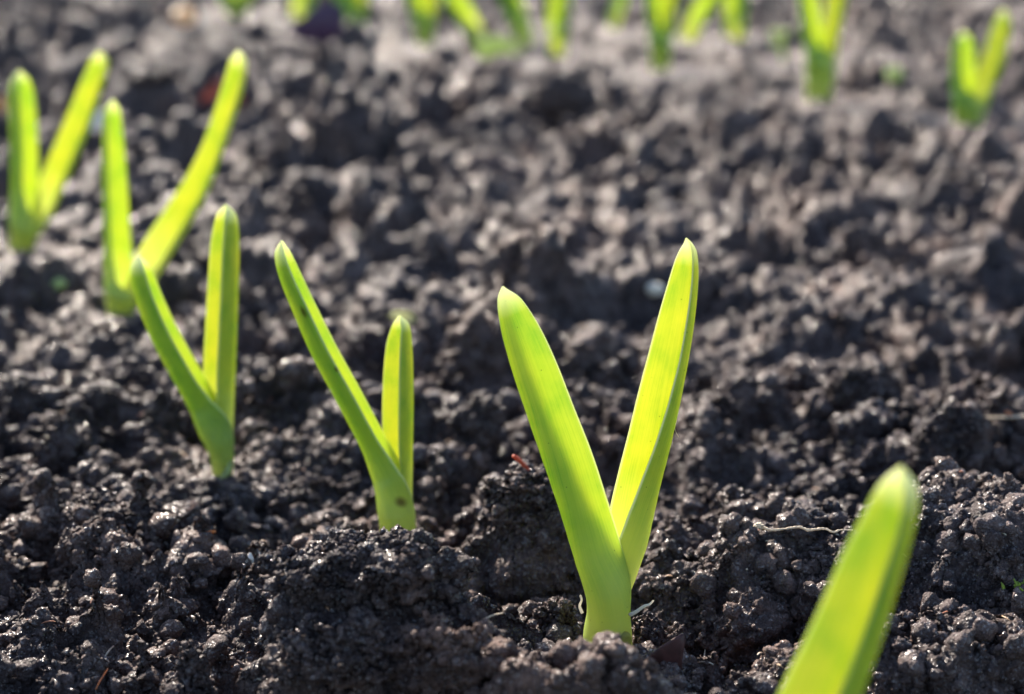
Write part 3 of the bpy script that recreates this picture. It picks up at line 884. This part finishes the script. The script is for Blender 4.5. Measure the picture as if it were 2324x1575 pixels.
yr = BASE['main'][1] + 0.004
tw = strand('dry_rootlet', [(1712, 1192), (1735, 1198), (1752, 1203), (1790, 1199), (1815, 1196), (1835, 1203), (1870, 1200), (1892, 1208), (1905, 1203), (1935, 1203)],
            [7, 6, 5, 6, 5, 4, 3], M_STRAW, 'long thin dry rootlet with crusted end on soil right of the main sprout', 'rootlet', y=yr, rough=0.5, K=8, m=90)
v, f = ico(4)
c = on_plane(1722, 1193, yr)
s = 1 + 0.9 * (lumps(v, 1.9, 77, 0.3, 0.7, 0.2) - 0.1)
mesh_obj('crusted_end', v * s[:, None] * np.array([0.0010, 0.0007, 0.0007]) + c, [f], M_STRAW, tw)
strand('orange_rootlet', [(414, 1253), (432, 1235), (455, 1217), (475, 1208), (490, 1206)], [8, 9, 10, 9, 7], M_ORANGE, 'orange brown arched rootlet between lower left clods', 'rootlet')
strand('straw_piece', [(1082, 1415), (1100, 1405), (1120, 1396), (1142, 1391)], [5, 4, 3], M_STRAW, 'short pinkish straw poking from the right end of the largest clod', 'straw', seed=3)
strand('straw_hair', [(1534, 870), (1531, 920), (1529, 950), (1532, 975), (1540, 992)], [2, 3, 2, 1.5], M_STRAW, 'hair thin upright straw hanging beside the main sprout right leaf', 'straw', y=BASE['main'][1] + 0.012, seed=4)
strand('red_fibre', [(525, 1512), (540, 1516), (556, 1522)], [3, 3, 2], M_ORANGE, 'short reddish fibre near the small pointed clod', 'fibre', seed=5)
strand('brown_fibre', [(708, 1478), (722, 1484), (742, 1490)], [3, 3, 2], M_ORANGE, 'thin brown fibre on the left foot of the largest clod', 'fibre', seed=6)
strand('tan_fibre', [(217, 1565), (226, 1548), (236, 1532), (245, 1518)], [3, 3, 2], M_ORANGE, 'thin tan fibre leaning on crusty soil at the bottom left', 'fibre', seed=7)
strand('dark_twig', [(2035, 1250), (2052, 1259), (2080, 1275)], [4, 4, 3], M_STRAW, 'thin twig sticking out right of the nearest leaf', 'twig', seed=8)
strand('curved_straw', [(2040, 1618), (2070, 1632), (2095, 1642)], [3, 3, 2], M_STRAW, 'faint straw at the bottom right', 'straw', seed=9) if False else None
strand('brown_straw', [(2160, 943), (2185, 945), (2230, 948), (2290, 947), (2330, 944)], [7, 6, 6, 5], M_STRAW, 'long pale straw lying behind the round clod at the right edge', 'straw', seed=10)
strand('amber_flake', [(2208, 948), (2219, 944), (2228, 946)], [9, 13, 8], M_AMBER, 'bright amber flake lying over the pale straw', 'flake', seed=11)
strand('orange_flake', [(2282, 935), (2294, 944), (2306, 958)], [10, 14, 8], M_ORANGE, 'orange brown flake at the right end of the pale straw', 'flake', seed=12)
strand('red_stalk', [(1165, 1034), (1182, 1048), (1200, 1066)], [8, 11, 7], M_RED, 'short vivid red flake on the tall rounded clod left of the main sprout', 'flake', seed=13, y=on_level(1210, 1300)[1] + 0.007)
scrap([(1455, 1512), (1478, 1482), (1520, 1455), (1553, 1440), (1548, 1490), (1540, 1545), (1500, 1560), (1450, 1548)], M_DARKRED, 'dark_red_leaf', 'torn dark red leaf scrap standing in front of the main sprout', 'leaf scrap', y=BASE['main'][1] - 0.022, seed=1)
scrap([(1402, 1448), (1414, 1436), (1428, 1438), (1434, 1452), (1426, 1478), (1412, 1474)], M_YELLOW, 'yellow_skin', 'curled yellow bulb skin at the main sprout foot', 'bulb skin', y=BASE['main'][1] - 0.0045, seed=2)
scrap([(448, 228), (470, 205), (490, 180), (506, 184), (530, 206), (556, 216), (552, 244), (524, 232), (490, 216), (470, 232)], M_BROWNRED, 'red_leaf', 'blurred reddish brown leaf lying behind the long curved leaf', 'fallen leaf', seed=3, bend=0.4)
scrap([(655, 75), (700, 30), (745, 5), (780, 20), (775, 75), (740, 95), (690, 92)], M_PURPLE, 'purple_leaf', 'blurred dark purple leaf between top row sprouts', 'fallen leaf', seed=4)
scrap([(1075, 95), (1110, 82), (1150, 88), (1182, 105), (1175, 125), (1140, 118), (1105, 132), (1085, 125)], M_PALEGREEN, 'yellow_leaf', 'curled yellowish fallen leaf under the far sprouts', 'fallen leaf', seed=5)
scrap([(882, 716), (900, 706), (930, 710), (945, 722), (935, 734), (905, 730)], M_WISP, 'pale_curl', 'pale yellow curl of leaf behind the short right leaf tip', 'leaf scrap', seed=6)
scrap([(186, 285), (205, 262), (240, 250), (262, 262), (240, 285), (205, 298)], M_STONE, 'pale_chip', 'pale blurred chip between the fourth and fifth sprouts', 'chip', seed=7, thick_px=8)
lump(1490, 658, 22, 15, M_WHITE, 'white_pebble', 'bright white pebble left of the main sprout right leaf tip', 'pebble', 1)
lump(415, 36, 25, 20, M_AMBER, 'amber_seed', 'round amber seed or fruit near the top left corner', 'seed', 2)
lump(130, 645, 18, 14, M_PALEGREEN, 'pale_green_bud', 'small pale green bud on soil left of the fourth sprout', 'bud', 3)
lump(2030, 168, 20, 18, M_PALEGREEN, 'green_bud', 'blurred yellow green bud between the tall and the right hand sprouts', 'bud', 4)
lump(2, 236, 10, 20, M_AMBER, 'yellow_seed', 'half cut yellow seed at the left edge', 'seed', 5)
lump(2306, 795, 10, 10, M_ORANGE, 'orange_grain', 'small orange grain at the right edge', 'seed', 6)
lump(568, 1272, 8, 17, M_STONE, 'grey_pebble', 'small pale grey pebble left of the largest clod top', 'pebble', 7)
# moss tuft at the right edge
p = land(2318, 1345)
t = empty('moss_tuft', p, 'small bright green moss tuft at the right edge', 'moss')
for k in range(22):
    a, b = rng.normal(0, 0.0016, 2)
    q = p + np.array([0.0015 + a, b, -0.0005])
    e = q + np.array([rng.normal(0, 0.0010), rng.normal(0, 0.001), 0.0018 + 0.002 * rng.random()])
    tube_obj('shoot', np.array([q, (q + e) / 2 + 0.0002, e]), [0.00035, 0.0004, 0.00015], M_MOSS, None, None, K=6, parent=t, m=8)
# weed seedling far back
b = BASE['weed']
t = empty('weed_seedling', (b[0], b[1], 0), 'tiny blurred yellow green weed seedling left of the tall sprout', 'weed')
tube_obj('stem', np.array([on_plane(1778, 150, b[1]), on_plane(1777, 115, b[1]), on_plane(1770, 85, b[1])]), [0.0028, 0.0026, 0.002], M_PALEGREEN, None, None, parent=t, m=12)
for (x1, y1, x2, y2) in ((1770, 88, 1748, 74), (1772, 92, 1790, 68), (1774, 108, 1752, 102)):
    q, e = on_plane(x1, y1, b[1]), on_plane(x2, y2, b[1] - 0.006)
    tube_obj('leaf', np.array([q, (q + e) / 2 + np.array([0, 0, 0.002]), e]), [0.001, 0.0045, 0.001], M_PALEGREEN, None, None, parent=t, m=12)
# little shoot beside the third sprout
b = BASE['third']
t = empty('young_shoot', land(502, 1108), 'thin bent green shoot at the foot of the third sprout', 'shoot')
tube_obj('stem', np.array([on_plane(498, 1120, b[1] - 0.004), on_plane(506, 1090, b[1] - 0.004), on_plane(520, 1062, b[1] - 0.004), on_plane(524, 1048, b[1] - 0.004)]),
         [0.0010, 0.0010, 0.0009, 0.0005], M_PALEGREEN, None, None, parent=t, m=16)

# fine plant litter, far too many bits to count
def litter():
    Vs, Fs, off = [], [], 0
    Ra = np.repeat(RAD, NA); Aa = np.tile(ANG, NR)
    dens = np.nonzero((np.abs(Aa) < math.radians(20)) & (Ra > 0.24) & (Ra < 2.4))[0]
    for q in rng.choice(dens, 800, replace=False):
        sc = 1 + 1.2 * max(0, Ra[q] - 0.45)
        ln = 0.0011 * (1 - rng.random()) ** -0.5 * sc
        ln = min(ln, 0.006 * sc)
        d = rng.normal(size=3); d[2] = abs(d[2]) * 0.35; d /= np.linalg.norm(d)
        side = np.cross(d, [0, 0, 1.0]); side /= np.linalg.norm(side); up = np.cross(side, d)
        rad = (0.00011 + 0.00016 * rng.random()) * sc
        m, K = 6, 5
        bend = rng.normal(0, 0.25)
        th = np.linspace(0, 2 * np.pi, K, endpoint=False)
        P = []
        for k in range(m):
            u = k / (m - 1) - 0.5
            c = G[q] + GN[q] * rad * 2.0 + d * ln * u + side * ln * bend * u * u + up * ln * 0.1 * (1 - 4 * u * u)
            w = rad * (1 - 0.5 * abs(2 * u))
            P.append(c + w * (np.cos(th)[:, None] * side * 1.5 + np.sin(th)[:, None] * up))
        P = np.concatenate(P)
        idx = np.arange(m * K).reshape(m, K); nxt = np.roll(idx, -1, 1)
        Vs.append(P); Fs.append(np.stack([idx[:-1], nxt[:-1], nxt[1:], idx[1:]], 2).reshape(-1, 4) + off)
        off += len(P)
    m, nt, out = new_mat('plant_litter')
    geo = N(nt, 'ShaderNodeNewGeometry')
    nz = N(nt, 'ShaderNodeTexNoise', in_Scale=60.0, in_Detail=0.0)
    nt.links.new(geo.outputs['Position'], nz.inputs['Vector'])
    r = ramp(nt, [(0.36, (0.30, 0.11, 0.05)), (0.45, (0.40, 0.26, 0.13)), (0.55, (0.24, 0.10, 0.06)), (0.64, (0.52, 0.46, 0.34))])
    nt.links.new(nz.outputs[0], r.inputs[0])
    p = N(nt, 'ShaderNodeBsdfPrincipled'); p.inputs['Roughness'].default_value = 0.5
    nt.links.new(r.outputs[0], p.inputs['Base Color']); nt.links.new(p.outputs[0], out.inputs[0])
    o = mesh_obj('plant_litter', np.concatenate(Vs), [np.concatenate(Fs)], m)
    tag(o, 'tiny tan and rusty fibres of dead roots strewn over the soil', 'litter', kind='stuff')
litter()
